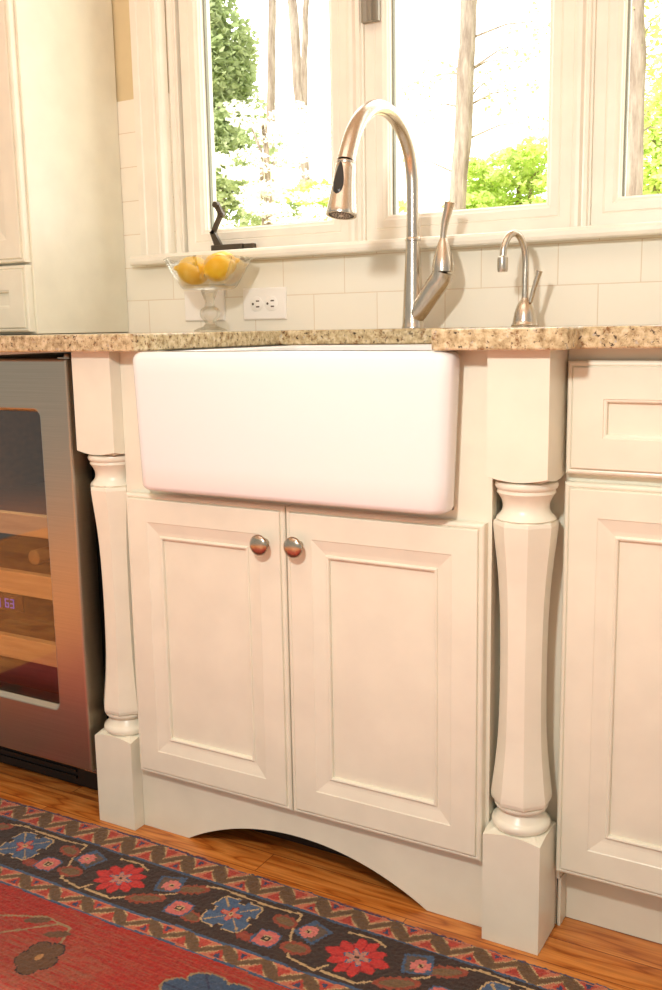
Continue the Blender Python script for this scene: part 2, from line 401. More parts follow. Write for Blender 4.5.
# ------------------------------------------------------------------ farmhouse sink
def rrect(x0, x1, y0, y1, z, r, n=6):
    P = []
    for cx, cy, a0 in ((x1 - r, y0 + r, -PI / 2), (x1 - r, y1 - r, 0), (x0 + r, y1 - r, PI / 2), (x0 + r, y0 + r, PI)):
        for i in range(n + 1):
            a = a0 + PI / 2 * i / n; P.append((cx + r * math.cos(a), cy + r * math.sin(a), z))
    return P
m = MB()
SX0, SX1, SZ0, SZ1 = .1545, .7298, .6545, .8852
# apron slab: loops over z, front corners rounded, tapering slightly to the bottom
L = []
def apron(z, ins, yin):
    tz = (z - SZ0) / (SZ1 - SZ0); tp = .0095 * (1 - tz)
    return rrect(SX0 + tp + ins, SX1 - tp - ins, -.031 + yin, .0255, z, .022 if yin < .01 else .016)
for z, i in ((SZ0, .009), (SZ0 + .0006, .0062), (SZ0 + .0022, .0034), (SZ0 + .005, .0014), (SZ0 + .009, 0), (.70, 0), (.75, 0), (.80, 0), (.85, 0), (SZ1 - .012, 0), (SZ1 - .007, .0018), (SZ1 - .003, .0045), (SZ1 - .0008, .008), (SZ1, .012)):
    L.append(apron(z, i, i))
m.loops(L, True, True, True)
# basin: outer shell down, rim, inner shell
BX0, BX1, BY0, BY1 = .192, .709, .0256, .430
L = [rrect(BX0 + .01, BX1 - .01, BY0, BY1 - .01, SZ0 + .002, .02), rrect(BX0, BX1, BY0, BY1, SZ0 + .012, .02), rrect(BX0, BX1, BY0, BY1, SZ1 - .014, .02), rrect(BX0 - .018, BX1 + .006, BY0, BY1 + .012, SZ1 - .0118, .02), rrect(BX0 - .018, BX1 + .006, BY0, BY1 + .012, SZ1 - .001, .02), rrect(BX0 - .016, BX1 + .004, BY0, BY1 + .010, SZ1, .02),
     rrect(BX0 + .02, BX1 - .02, BY0 - .028, BY1 - .02, SZ1, .03), rrect(BX0 + .024, BX1 - .024, BY0 - .024, BY1 - .024, SZ1 - .004, .03), rrect(BX0 + .03, BX1 - .03, BY0 - .018, BY1 - .03, SZ0 + .04, .04), rrect(BX0 + .055, BX1 - .055, BY0 + .01, BY1 - .055, SZ0 + .02, .05)]
m.loops(L, True, True, True)
tag(m.build('farmhouse_sink', PORC), 'white fireclay apron-front farmhouse sink set in the counter', 'sink')

# ------------------------------------------------------------------ granite counter (U around the sink, set back at right)
CZ0, CZ1 = .886, .915
out = [(-1.05, -.027), (.164, -.027), (.166, -.0255), (.166, .418), (.172, .424), (.693, .424), (.699, .418), (.699, -.022), (.704, -.027), (.884, -.027), (.889, -.022), (.889, .030), (.894, .035), (1.62, .035), (1.62, .5685), (-1.05, .5685)]
bm = bmesh.new(); vv = [bm.verts.new((x, y, CZ0)) for x, y in out]; f = bm.faces.new(vv)
r = bmesh.ops.extrude_face_region(bm, geom=[f]); bmesh.ops.translate(bm, vec=(0, 0, CZ1 - CZ0), verts=[g for g in r['geom'] if isinstance(g, bmesh.types.BMVert)])
ed = [e for e in bm.edges if abs(e.verts[0].co.z - e.verts[1].co.z) < 1e-6 and min(e.verts[0].co.y, e.verts[1].co.y) < .5]
bmesh.ops.bevel(bm, geom=ed, offset=.0028, segments=2, profile=.5, affect='EDGES')
tag(MB().bm(bm).build('granite_countertop', GRANITE), 'speckled tan granite countertop running along the window wall', 'countertop')

# ------------------------------------------------------------------ right cabinet
t = thing('drawer_cabinet', 'cream base cabinet with drawer over panel door, at right of the posts', 'cabinet', (1.1, .09, 0))
RX0, RX1 = .8610, 1.36
m = MB(); m.box(RX0, RX0 + .0050, .0825, .1015, .081, .8855); m.box(RX0 + .0050, RX0 + .03, .0825, .1015, .104, .8855); m.box(RX1 - .03, RX1, .0825, .1015, .104, .8855)
m.box(RX0 + .03, RX1 - .03, .0825, .1015, .845, .8855); m.box(RX0 + .03, RX1 - .03, .0825, .1015, .69, .725); m.box(RX0 + .03, RX1 - .03, .0825, .1015, .104, .125)
m.build('face_frame', CREAM, t)
m = MB(); m.box(RX0 + .002, RX0 + .02, .1015, .55, .104, .8855); m.box(RX1 - .02, RX1, .1015, .55, .104, .8855); m.box(RX0 + .02, RX1 - .02, .1015, .55, .104, .122); m.box(RX0 + .02, RX1 - .02, .53, .55, .118, .85)
m.build('carcass', CREAM, t)
MB().box(.7730, .8605, .0885, .1005, .0005, .8855).build('filler_strip', CREAM, t)
panel_door(.8648, 1.33, .7115, .8690, .0625, 'drawer', t, drawer=True)
panel_door(.8642, 1.33, .1025, .6995, .0625, 'door', t)
m = MB(); m.box(.8665, RX1 - .02, .1145, .13, .0005, .1035); m.box(.8627, .8675, .0865, .1145, .0005, .0805); m.build('toe_kick', CREAM, t)

# ------------------------------------------------------------------ tall cabinet standing on the counter at left
t = thing('counter_cabinet', 'tall cream cabinet standing on the counter left of the window', 'cabinet', (-.7, .42, .915))
m = MB(); m.box(-.386, -.365, .2745, .5685, .9165, 2.40, .0012); m.build('side_panel', CREAM, t)
m = MB(); m.box(-1.0, -.387, .2765, .5685, .9165, 2.40); m.build('carcass', CREAM, t)
panel_door(-.80, -.3705, 1.0685, 2.35, .2540, 'door', t)
panel_door(-.80, -.3705, .9215, 1.0625, .2540, 'drawer', t, drawer=True)

# ------------------------------------------------------------------ wine cooler
t = thing('wine_cooler', 'stainless framed glass door wine cooler under the counter', 'wine cooler', (-.31, .25, 0))
WX0, WX1, WZ0, WZ1 = -.608, -.014, .094, .8722
def rrz(x0, x1, z0, z1, y, r, n=6):
    P = []
    for cx, cz, a0 in ((x1 - r, z0 + r, -PI / 2), (x1 - r, z1 - r, 0), (x0 + r, z1 - r, PI / 2), (x0 + r, z0 + r, PI)):
        for i in range(n + 1):
            a = a0 + PI / 2 * i / n; P.append((cx + r * math.cos(a), y, cz + r * math.sin(a)))
    return P
ix0, ix1, iz0, iz1 = WX0 + .071, -.085, .203, .783
m = MB()
m.loops([rrz(WX0, WX1, WZ0, WZ1, .0485, .002), rrz(WX0, WX1, WZ0, WZ1, .004, .002), rrz(WX0 + .0012, WX1 - .0012, WZ0 + .0012, WZ1 - .0012, .0012, .003), rrz(WX0 + .004, WX1 - .004, WZ0 + .004, WZ1 - .004, 0, .004),
         rrz(ix0, ix1, iz0, iz1, 0, .016), rrz(ix0 + .002, ix1 - .002, iz0 + .002, iz1 - .002, .001, .015), rrz(ix0 + .006, ix1 - .006, iz0 + .008, iz1 - .006, .010, .012), rrz(ix0 + .006, ix1 - .006, iz0 + .008, iz1 - .006, .0485, .012),
         rrz(WX0, WX1, WZ0, WZ1, .0485, .002)], False, False)
door = m.build('door_frame', STEEL, t)
MB().box(ix0 + .0065, ix1 - .0065, .0115, .016, iz0 + .0085, iz1 - .0065).build('glass_pane', COOLGLASS, door)
m = MB(); m.lathe([(.006, 0), (.006, .006), (.0045, .009)], (-.022, .012, WZ1), 14); m.box(-.040, -.012, .006, .040, WZ1 + .0002, WZ1 + .0035, .0008); m.build('hinge', STEEL, t)
# body shell (open front) with lit interior
m = MB(); m.box(WX0, WX0 + .03, .05, .54, .09, .868); m.box(-.050, -.020, .05, .54, .09, .868); m.box(WX0 + .03, -.05, .05, .54, .09, .15); m.box(WX0 + .03, -.05, .05, .54, .83, .868); m.box(WX0 + .03, -.05, .52, .54, .15, .83)
m.build('cabinet_body', BLACK, t)
m = MB(); m.box(WX0 + .031, WX0 + .034, .055, .518, .1505, .829); m.box(-.054, -.051, .055, .518, .1505, .829); m.box(WX0 + .034, -.054, .515, .518, .1505, .829); m.box(WX0 + .034, -.054, .055, .515, .1505, .154)
m.build('liner', CAVITY, t)
for z0, z1 in ((.264, .3105), (.402, .4485), (.525, .5685)):
    s = MB(); s.box(WX0 + .036, -.056, .052, .070, z0, z1, .002); o = s.build('shelf', SHELFWOOD, t)
    s = MB()
    s.box(WX0 + .04, -.060, .0705, .50, z0 + .016, z0 + .026)
    s.build('shelf_board', CAVITY, o)
# black toe grille, feet and hardware
m = MB(); m.box(WX0 + .01, -.003, .086, .11, .001, .0895, .002)
for k in range(5): m.box(WX0 + .03, -.14, .0825, .086, .016 + k * .014, .022 + k * .014)
m.build('toe_grille', BLACK, t)
m = MB(); m.box(-.10, -.030, .03, .082, .078, .0935, .002); m.lathe([(.006, 0), (.006, .02)], (-.085, .05, .066), 12); m.box(-.045, -.012, .012, .06, .086, .0938, .001); m.build('hinge_bracket', KNOB, t)
for q in (-.245, -.222): MB().lathe([(.004, 0), (.004, .003), (.002, .0045)], (q, .0823, .066 if q > -.23 else .06), 12, axis=(0, -1, 0)).build('grille_screw', KNOB, t)
# temperature display
LED = mat('violet_led', (96, 84, 190), .4, Emission_Color=lin((104, 92, 205)), Emission_Strength=.75)
disp = MB().box(-.36, -.235, .0595, .066, .362, .3975, .002).build('display', mat('display_smoke', (66, 36, 14), .35), t)
SEG = {'6': 'acdefg', '3': 'abcdg', '5': 'acdfg', '0': 'abcdef'}
def digit(ch, x, z, w=.0105, h=.019, b=.0021):
    m = MB(); y0, y1 = .0585, .0594
    S = {'a': (x, x + w, z + h - b, z + h), 'g': (x, x + w, z + h / 2 - b / 2, z + h / 2 + b / 2), 'd': (x, x + w, z, z + b), 'f': (x, x + b, z + h / 2, z + h), 'e': (x, x + b, z, z + h / 2), 'b': (x + w - b, x + w, z + h / 2, z + h), 'c': (x + w - b, x + w, z, z + h / 2)}
    for q in SEG[ch]: a = S[q]; m.box(a[0], a[1], y0, y1, a[2], a[3])
    m.build('digit', LED, disp)
digit('6', -.2835, .3685); digit('3', -.2685, .3685); digit('6', -.3225, .3665); digit('3', -.3075, .3665)
# bottle lying on the middle shelf
m = MB(); m.lathe([(.0005, 0), (.012, 0), (.0145, .002), (.0145, .06), (.0165, .07), (.0365, .12), (.0375, .13), (.0375, .33), (.034, .335), (.0005, .335)], (-.221, .085, .4725), 24, axis=(0, 1, 0))
b = m.build('wine_bottle', mat('dark_bottle_glass', (46, 34, 16), .15)); tag(b, 'dark wine bottle lying on a shelf inside the wine cooler, capped end facing out', 'bottle')
m = MB(); m.lathe([(.0005, -.001), (.0125, -.001), (.0155, .001), (.0155, .05)], (-.221, .085, .4725), 24, axis=(0, 1, 0)); m.build('capsule', mat('foil_capsule', (176, 140, 90), .4, .3), b)

# ------------------------------------------------------------------ faucet
FXc, FYc = .4390, .4755
t = thing('kitchen_faucet', 'tall brushed nickel pull-down faucet with side lever behind the sink', 'faucet', (FXc, FYc, .915))
dx, dy = -math.sin(math.radians(3)), -math.cos(math.radians(3))
def fp(rch, z): return (FXc + dx * rch, FYc + dy * rch, z)
m = MB(); m.lathe([(.0225, .9152), (.0225, .918), (.0212, .921), (.0200, .945), (.0183, .985), (.0165, 1.02), (.0150, 1.05), (.0140, 1.072), (.0137, 1.0795)], (FXc, FYc, 0), 32)
# branch to the handle hub, growing out of the body
br = catmull([(FXc + .002, FYc - .001, .934), (FXc + .014, FYc - .003, .947), (FXc + .031, FYc - .005, .969), (FXc + .048, FYc - .006, .991), (FXc + .060, FYc - .006, 1.006), (FXc + .065, FYc - .006, 1.0188)], 6)
m.tube(br, [.0165 + .0042 * min(1, i / 20) for i in range(len(br))], 28)
m.build('body', NICKEL, t)
m = MB(); m.lathe([(.0140, 1.0797), (.0152, 1.0805), (.0152, 1.0855), (.0142, 1.087)], (FXc, FYc, 0), 32); m.build('collar', NICKEL, t)
path = catmull([fp(0, 1.0868), fp(0, 1.13), fp(.000, 1.175), fp(.004, 1.212), fp(.017, 1.247), fp(.0445, 1.2785), (fp(.0855, 1.2995)), fp(.1325, 1.3015), fp(.178, 1.282), fp(.2105, 1.2505), fp(.2295, 1.218), fp(.2395, 1.196)], 6)
nP = len(path)
m = MB(); m.tube(path, [.0127 if i < nP * .55 else .0127 + .0032 * ((i - nP * .55) / (nP * .45)) for i in range(nP)], 24); m.build('neck', NICKEL, t)
A = Vector(fp(.2398, 1.1955)); B = Vector(fp(.2575, 1.106)); ax = (B - A)
m = MB(); ll = ax.length
m.lathe([(.0150, 0), (.0166, .0004), (.0170, .003), (.0163, .0042), (.0163, .0052), (.0171, .0062), (.0176, .012), (.0192, .035), (.0225, .060), (.0256, ll - .008), (.0264, ll - .003), (.0258, ll), (.0215, ll), (.0210, ll - .003), (.001, ll - .003)], A, 36, axis=ax)
head = m.build('spray_head', NICKEL, t)
axn = ax.normalized()
m = MB(); m.lathe([(.0208, ll - .0035), (.0200, ll - .0012), (.0005, ll - .0008)], A, 30, axis=ax)
o = m.build('spray_face', mat('grey_spray_face', (92, 84, 74), .5), head)
m = MB(); side = Vector((0, 0, 1)).cross(axn).normalized(); fwd = axn.cross(side).normalized()
for ring, cnt in ((.0145, 20), (.0095, 12)):
    for i in range(cnt):
        a = 2 * PI * i / cnt; p = A + axn * (ll - .0010) + side * (ring * math.cos(a)) + fwd * (ring * math.sin(a)); m.lathe([(.0011, 0), (.0008, .0016)], p, 6, axis=ax)
m.lathe([(.0045, 0), (.0045, .002), (.0025, .003)], A + axn * (ll - .001), 14, axis=ax)
m.build('nozzles', mat('pale_nozzles', (190, 180, 165), .4), head)
# black thumb button, front-left of the head (teardrop, lying on the cone)
def on_head(h, ang, lift=0):
    r = np.interp(h, [0, .012, .035, .06, ll], [.017, .0176, .0192, .0225, .0264]) + lift
    front = Vector((.02, -1, 0)); front = (front - axn * front.dot(axn)).normalized(); sd = axn.cross(front)
    return A + axn * h + front * (r * math.cos(ang)) + sd * (r * math.sin(ang))
L = []
for lift, sc in ((-.001, 1.0), (.0012, 1.0), (.0024, .82)):
    ring = []
    for i in range(28):
        a = 2 * PI * i / 28; hh = .0325 + .0275 * math.cos(a) * sc; wd = (.0084 + .0030 * math.cos(a)) * sc
        ring.append(tuple(on_head(hh, math.sin(a) * wd / .019, lift)))
    L.append(ring)
m = MB(); m.loops(L, True, True, True); o = m.build('spray_button', BUTTON, head); o['label'] = 'black teardrop spray button'
# handle: domed hub and flared lever
hx, hy = FXc + .0650, FYc - .006
m = MB(); m.lathe([(.0205, 1.0192), (.0213, 1.0198), (.0214, 1.024), (.0200, 1.036), (.0165, 1.052), (.0115, 1.068), (.0075, 1.078), (.0060, 1.081)], (hx, hy, 0), 32)
lv = catmull([(hx, hy, 1.078), (hx + .001, hy, 1.092), (hx + .0045, hy, 1.112), (hx + .010, hy, 1.132), (hx + .0135, hy, 1.1455)], 6)
m.tube(lv, [.0056 + .0052 * (i / (len(lv) - 1)) ** 1.6 for i in range(len(lv))], 20)
m.build('lever_handle', NICKEL, t)

# ------------------------------------------------------------------ hot water dispenser
DX, DY = .6615, .481
t = thing('hot_water_tap', 'small brushed nickel gooseneck tap right of the main faucet', 'faucet', (DX, DY, .915))
m = MB(); m.lathe([(.0245, .9152), (.0248, .918), (.0225, .920), (.0215, .926), (.0190, .940), (.0150, .952), (.0105, .960), (.0075, .9635), (.0066, .967)], (DX, DY, 0), 28); m.build('base', NICKEL, t)
ux, uy = -.5, -.866
def dp(r_, z): return (DX + ux * r_, DY + uy * r_, z)
pth = catmull([dp(0, .966), dp(0, 1.0), dp(0, 1.035), dp(.004, 1.056), dp(.014, 1.074), dp(.0275, 1.0805), dp(.041, 1.074), dp(.0505, 1.057), dp(.0535, 1.038)], 6)
m = MB(); m.tube(pth, .0062, 16); sp = m.build('spout', NICKEL, t)
m = MB(); m.lathe([(.0068, 1.0395), (.0088, 1.038), (.0095, 1.034), (.0095, 1.018), (.0085, 1.0125), (.005, 1.012)], dp(.0537, 0), 20); m.build('nozzle', NICKEL, sp)
m = MB(); m.tube([(DX + .011, DY - .003, .958), (DX + .0185, DY - .003, .985), (DX + .0250, DY - .003, 1.006), (DX + .0275, DY - .003, 1.0140)], [.0042, .0046, .0056, .0060], 14); m.build('lever', NICKEL, t)

# ------------------------------------------------------------------ glass compote and lemons
BXc, BYc = -.028, .447
t = thing('glass_compote', 'clear faceted glass footed bowl holding lemons on the counter', 'bowl', (BXc, BYc, .915))
m = MB(); N = 8
m.lathe([(.0185, 1.0020), (.056, 1.0050), (.0615, 1.0095), (.0970, 1.0665), (.0988, 1.0685), (.0952, 1.0690), (.0585, 1.0125), (.054, 1.0092), (.001, 1.0088)], (BXc, BYc, 0), N, rot=PI / 8, smooth=False)
m.build('bowl', CRYSTAL, t)
m = MB(); m.lathe([(.036, .9155), (.0365, .918), (.030, .921), (.016, .926), (.0105, .932), (.0135, .938), (.0205, .945), (.0225, .954), (.0195, .962), (.0115, .968), (.0095, .978), (.0135, .988), (.0165, .996), (.0185, 1.0018)], (BXc, BYc, 0), 24); m.build('stem', CRYSTAL, t)
def lemon(c, axis, label, L=.037, R=.0285):
    m = MB(); prof = []
    for i in range(25):
        u = -1 + 2 * i / 24; h = u * L
        r = R * math.sqrt(max(0, 1 - min(1, abs(u) * 1.0) ** 2.3)) if abs(u) < .86 else 0
        prof.append([r, h])
    body = [(max(R * (1 - abs(u) ** 2.25) ** .58, 0), u * L) for u in [-.97 + .94 * 2 * i / 26 * (.97 / .94) for i in range(27)]]
    body = [(.0005, -L - .004), (.0030, -L - .0035), (.0050, -L - .001)] + [(max(r, .0062), h) for r, h in body] + [(.0048, L + .003), (.0040, L + .006), (.0005, L + .0075)]
    m.lathe(body, c, 28, axis=axis)
    o = m.build('lemon', LEMON); tag(o, label, 'lemon', 'lemons in the glass bowl')
    a = Vector(axis).normalized(); q = MB(); q.lathe([(.0022, 0), (.0026, .001), (.001, .0022)], Vector(c) - a * (L + .0038), 10, axis=-a); q.build('stem_end', GREENTIP, o)
    return o
lemon((-.0570, .4340, 1.0440), (-.80, -.56, .14), 'yellow lemon lying lengthwise at the left of the glass bowl', .036, .0295)
lemon((.0080, .4310, 1.0480), (.35, .80, .42), 'yellow lemon end-on at the right of the glass bowl', .0315, .0290)
lemon((-.0190, .4850, 1.0580), (.8, .45, .2), 'yellow lemon at the back, resting behind the other two', .032, .0270)

# ------------------------------------------------------------------ outlets on the backsplash
def outlet(x0, x1, z0, z1, label, duplex=True):
    m = MB(); m.loops([rect(x0, x1, z0, z1, .5697, 0), rect(x0, x1, z0, z1, .5665, 0), rect(x0, x1, z0, z1, .564, .003)], True, True)
    o = m.build('wall_outlet', PLATE); tag(o, label, 'outlet', None)
    if duplex:
        zc = (z0 + z1) / 2
        for s in (-1, 1):
            cx = (x0 + x1) / 2 + s * .0195
            q = MB(); q.lathe([(.0165, 0), (.0165, .0012), (.0155, .0018), (.001, .0018)], (cx, .564, zc), 28, axis=(0, -1, 0)); r_ = q.build('receptacle', PLATE, o)
            q = MB()
            for dz in (-.0062, .0062): q.box(cx + .000, cx + .0085, .5617, .5621, zc + dz - .0015, zc + dz + .0015)
            q.lathe([(.0028, 0), (.0028, .0004)], (cx - .0085, .5621, zc), 12, axis=(0, -1, 0)); q.build('slots', SLOT, r_)
        q = MB(); q.lathe([(.003, 0), (.0025, .0012)], ((x0 + x1) / 2, .564, zc), 10, axis=(0, -1, 0)); q.build('screw', PLATE, o)
    return o
outlet(-.0235, .0905, .9385, 1.0085, 'white horizontal double outlet on the tile, right of the glass bowl')
outlet(-.189, -.075, .9385, 1.0085, 'white wall plate on the tile, partly hidden behind the glass bowl', False)

# ------------------------------------------------------------------ rug, woven knot by knot
def make_rug():
    x0, x1, y1, y0 = -.80, 1.70, -.010, -1.30
    cell = .0026
    nx = int((x1 - x0) / cell); ny = int((y1 - y0) / cell)
    xs = x0 + (np.arange(nx) + .5) * cell; ys = y0 + (np.arange(ny) + .5) * cell
    Xg, Yg = np.meshgrid(xs, ys)
    rng = np.random.default_rng(3)
    def sm(n, k):
        a = rng.standard_normal(n)
        return np.convolve(a, np.ones(k) / k, 'same') * math.sqrt(k)
    edge = np.interp(xs, [-.8, -.23, -.03, .13, .30, .65, .99, 1.7], [-.036, -.033, -.026, -.0185, -.024, -.027, -.0285, -.03]) + sm(nx, 6) * .0006
    V = edge[None, :] - Yg
    vin = (-.027 + .013 * (Xg - .3)) - Yg          # straight inner bands
    wv = np.clip(V / .05, 0, 1); v = V * (1 - wv) + vin * wv
    wob = .0010 * np.sin(Xg * 41) + .0008 * np.sin(Xg * 17 + 1)
    v = v + wob; u = Xg + .0009 * np.sin(Yg * 90)
    col = np.zeros((ny, nx, 3))
    def c(*a): return np.array(lin(a)[:3])
    RED, DRED, PINK, BRN, DBR, BLUE, NAVY, CRM, OLV, RUST = c(184, 40, 20), c(150, 44, 30), c(194, 112, 82), c(104, 76, 50), c(60, 42, 34), c(72, 94, 124), c(56, 62, 92), c(190, 158, 112), c(116, 88, 58), c(146, 66, 44)
    def put(mask, k): col[mask] = k
    fr = lambda a: a - np.floor(a)
    put(v > -1, RED)
    # field: red with worn streaks
    wear = rng.standard_normal((ny, nx)); ker = np.ones(9) / 3
    wear = np.apply_along_axis(lambda a: np.convolve(a, ker, 'same'), 1, wear)
    big = np.sin(Xg * 6.1 + np.sin(Yg * 9) * 1.5) + np.sin(Yg * 11 + Xg * 3.3) + .6 * np.sin(Xg * 17 + Yg * 7)
    f = v > .218
    k = np.clip(.16 + .17 * big + .20 * wear, 0, .8)[..., None]
    col = np.where(f[..., None], RED * (1 - k) + c(168, 104, 74) * k, col)
    # zigzag guard band
    def guard(v0, v1, ph, per, m0):
        w_ = (v - v0) / (v1 - v0); inb = (w_ >= 0) & (w_ < 1)
        put(inb, PINK)
        s = fr((u - ph) / per); tri = np.abs(2 * s - 1)              # 1 at phase, 0 mid
        z = .14 + .72 * (1 - tri)                                       # zigzag centre line in w
        # wide (almost vertical) stroke on one side, thin on the other
        d = np.abs(w_ - z); th = np.where(s < .5, .34, .17)
        put(inb & (d < th + .10), CRM * .95)
        put(inb & (d < th + .02), OLV)
        put(inb & (d < th - .07), BRN)
        # small triangles between the strokes
        for off, base, sgn in ((0.0, 1.0, -1), (.5, 0.0, 1)):
            q = np.abs(fr((u - ph) / per + .5 + (0 if sgn > 0 else .5)) - .5) * 2
            w2 = w_ if sgn > 0 else 1 - w_
            ce = (1 - q)
        for phs, up in ((0.0, False), (.5, True)):
            s2 = np.abs(fr((u - ph) / per - phs + .5) - .5) * per     # distance from triangle centre along u
            hh = w_ if up else 1 - w_                                   # 0 at its base edge
            hh = hh * (v1 - v0)
            red = inb & (hh > .0035) & (s2 < .0125 - .62 * (hh - .0035)) & (hh < .021)
            put(red, c(170, 58, 44) if not up else c(178, 64, 50))
            alt = (np.floor((u - ph) / per - phs + .5).astype(int) % 2 == 0)
            put(inb & alt & (hh > .005) & (s2 < .0055 - .45 * (hh - .005)) & (hh < .0155), NAVY)
    put((v >= -.01) & (v < .0035), c(120, 42, 40)); put((v >= .0035) & (v < .0062), NAVY); 
    guard(.0062, .0500, -.1668, .0675, 0)
    put((v >= .0500) & (v < .0545), BLUE * .8)
    # main border
    mb = (v >= .0545) & (v < .1765); put(mb, DBR)
    put((v >= .1765) & (v < .1815), BLUE * .85)
    guard(.1815, .2155, -.0078 + .034, .0700, 1)
    put((v >= .2155) & (v < .2195), BLUE * .85)
    PER = .4515
    def motif(uc, vc, fn):
        """fn(du, dv) for every repeat along the border"""
        for kk in range(-3, 5):
            du = u - (uc + kk * PER); dv = v - vc
            sel = (np.abs(du) < .08) & (np.abs(dv) < .08)
            fn(du, dv, sel & mb)
    def tline(pts, k=CRM, wd=.0021):
        for kk in range(-3, 5):
            for (a, b), (c2, d) in zip(pts[:-1], pts[1:]):
                px, pv, qx, qv = a + kk * PER, b, c2 + kk * PER, d
                ex, ev = qx - px, qv - pv; L2 = ex * ex + ev * ev + 1e-9
                tt = np.clip(((u - px) * ex + (v - pv) * ev) / L2, 0, 1)
                dd = np.hypot(u - px - tt * ex, v - pv - tt * ev)
                put(mb & (dd < wd), k)
    # winding cream tendril
    tline([(-.046, .064), (.015, .066), (.052, .062), (.066, .115), (.090, .160), (.140, .168), (.150, .150)])
    tline([(.150, .165), (.205, .168), (.232, .148), (.290, .108), (.318, .070), (.350, .062), (.4055, .064)])
    tline([(.140, .066), (.180, .064), (.205, .074)])
    def leaf(ang, L_, W_, k, rim=None):
        ca, sa = math.cos(ang), math.sin(ang)
        def fn(du, dv, sel):
            a = du * ca + dv * sa; b = -du * sa + dv * ca
            q = 1 - (a / L_) ** 2
            put(sel & (q > 0) & (np.abs(b) < W_ * np.sqrt(np.clip(q, 0, 1)) * (1 + .12 * np.sin(a * 500))), rim if rim is not None else RUST)
            q2 = 1 - (a / (L_ * .72)) ** 2
            put(sel & (q2 > 0) & (np.abs(b) < W_ * .62 * np.sqrt(np.clip(q2, 0, 1))), k)
        return fn
    motif(.040, .090, leaf(.25, .024, .014, OLV * 1.05)); motif(.088, .138, leaf(-.15, .025, .015, OLV))
    motif(.256, .140, leaf(-.45, .034, .014, OLV)); motif(.308, .086, leaf(-.4, .030, .014, OLV)); motif(.352, .148, leaf(.2, .022, .013, OLV * .9))
    motif(.008, .150, leaf(.15, .020, .010, RUST, c(140, 56, 44)))
    def blue_flower(du, dv, sel):
        r = np.hypot(du / 1.06, dv); a = np.arctan2(dv, du)
        R_ = .034 + .010 * np.abs(np.cos(2 * (a - .78))) ** .6 + .0025 * np.cos(8 * a)
        R_ = R_ - .010 * (np.abs(np.sin(2 * (a - .78))) > .93)
        put(sel & (r < R_ + .0028), CRM); put(sel & (r < R_), BLUE)
        put(sel & (r > .012) & (r < R_ - .003) & (np.abs(np.sin(2 * (a - .785))) < .09), CRM * .9)
        rp = .0115 + .006 * np.cos(4 * a)
        put(sel & (r < rp + .002), RED * .8); put(sel & (r < rp), c(196, 108, 92)); put(sel & (r < .0045), CRM); put(sel & (r < .0022), DBR)
    motif(-.046, .112, blue_flower)
    def rosette(du, dv, sel):
        r = np.hypot(du / 1.08, dv * 1.02); a = np.arctan2(dv, du)
        R_ = .0385 + .0055 * np.cos(10 * a) + .003 * np.cos(4 * a)
        put(sel & (r < R_ + .0015), c(150, 30, 30)); put(sel & (r < R_), c(196, 48, 42))
        put(sel & (r > .018) & (r < R_) & (np.cos(10 * a) < -.82), c(158, 30, 32))
        rs = .0135 + .0055 * np.cos(6 * a)
        put(sel & (r < rs + .0025), BLUE); put(sel & (r < rs), c(188, 128, 108)); put(sel & (r < .0035), DBR)
    motif(.180, .115, rosette)
    def pink_small(du, dv, sel):
        r = np.maximum(np.abs(du) * .92, np.abs(dv)) * .6 + np.hypot(du, dv) * .4
        put(sel & (r < .0205), BLUE * .9); put(sel & (r < .0175), c(200, 104, 96)); put(sel & (r < .0075), CRM); put(sel & (r < .0058), DBR); put(sel & (r < .0028), CRM)
    motif(.0365, .140, pink_small); motif(.3215, .1385, pink_small)
    def pink_sq(fl):
        def fn(du, dv, sel):
            a = (du * fl + dv * .35); b = dv - du * fl * .35
            m_ = np.maximum(np.abs(a), np.abs(b))
            put(sel & (m_ < .0235), BLUE * .85); put(sel & (m_ < .0185) & (a > -.012), c(96, 78, 66))
            a2 = a + .005; b2 = b - .004; m2 = np.maximum(np.abs(a2), np.abs(b2))
            put(sel & (m2 < .0155) & (np.minimum(np.abs(a2), np.abs(b2)) < .0085), c(206, 116, 106))
            put(sel & (m2 < .0045), CRM); put(sel & (m2 < .0025), DBR)
        return fn
    motif(.0925, .092, pink_sq(1)); motif(.2655, .088, pink_sq(-1))
    # field motifs
    def fput(msk, k): put(msk & f, k)
    def fseg(pts, k, wd):
        for (a, b), (c2, d) in zip(pts[:-1], pts[1:]):
            ex, ey = c2 - a, d - b; L2 = ex * ex + ey * ey + 1e-9
            tt = np.clip(((Xg - a) * ex + (Yg - b) * ey) / L2, 0, 1)
            fput(np.hypot(Xg - a - tt * ex, Yg - b - tt * ey) < wd, k)
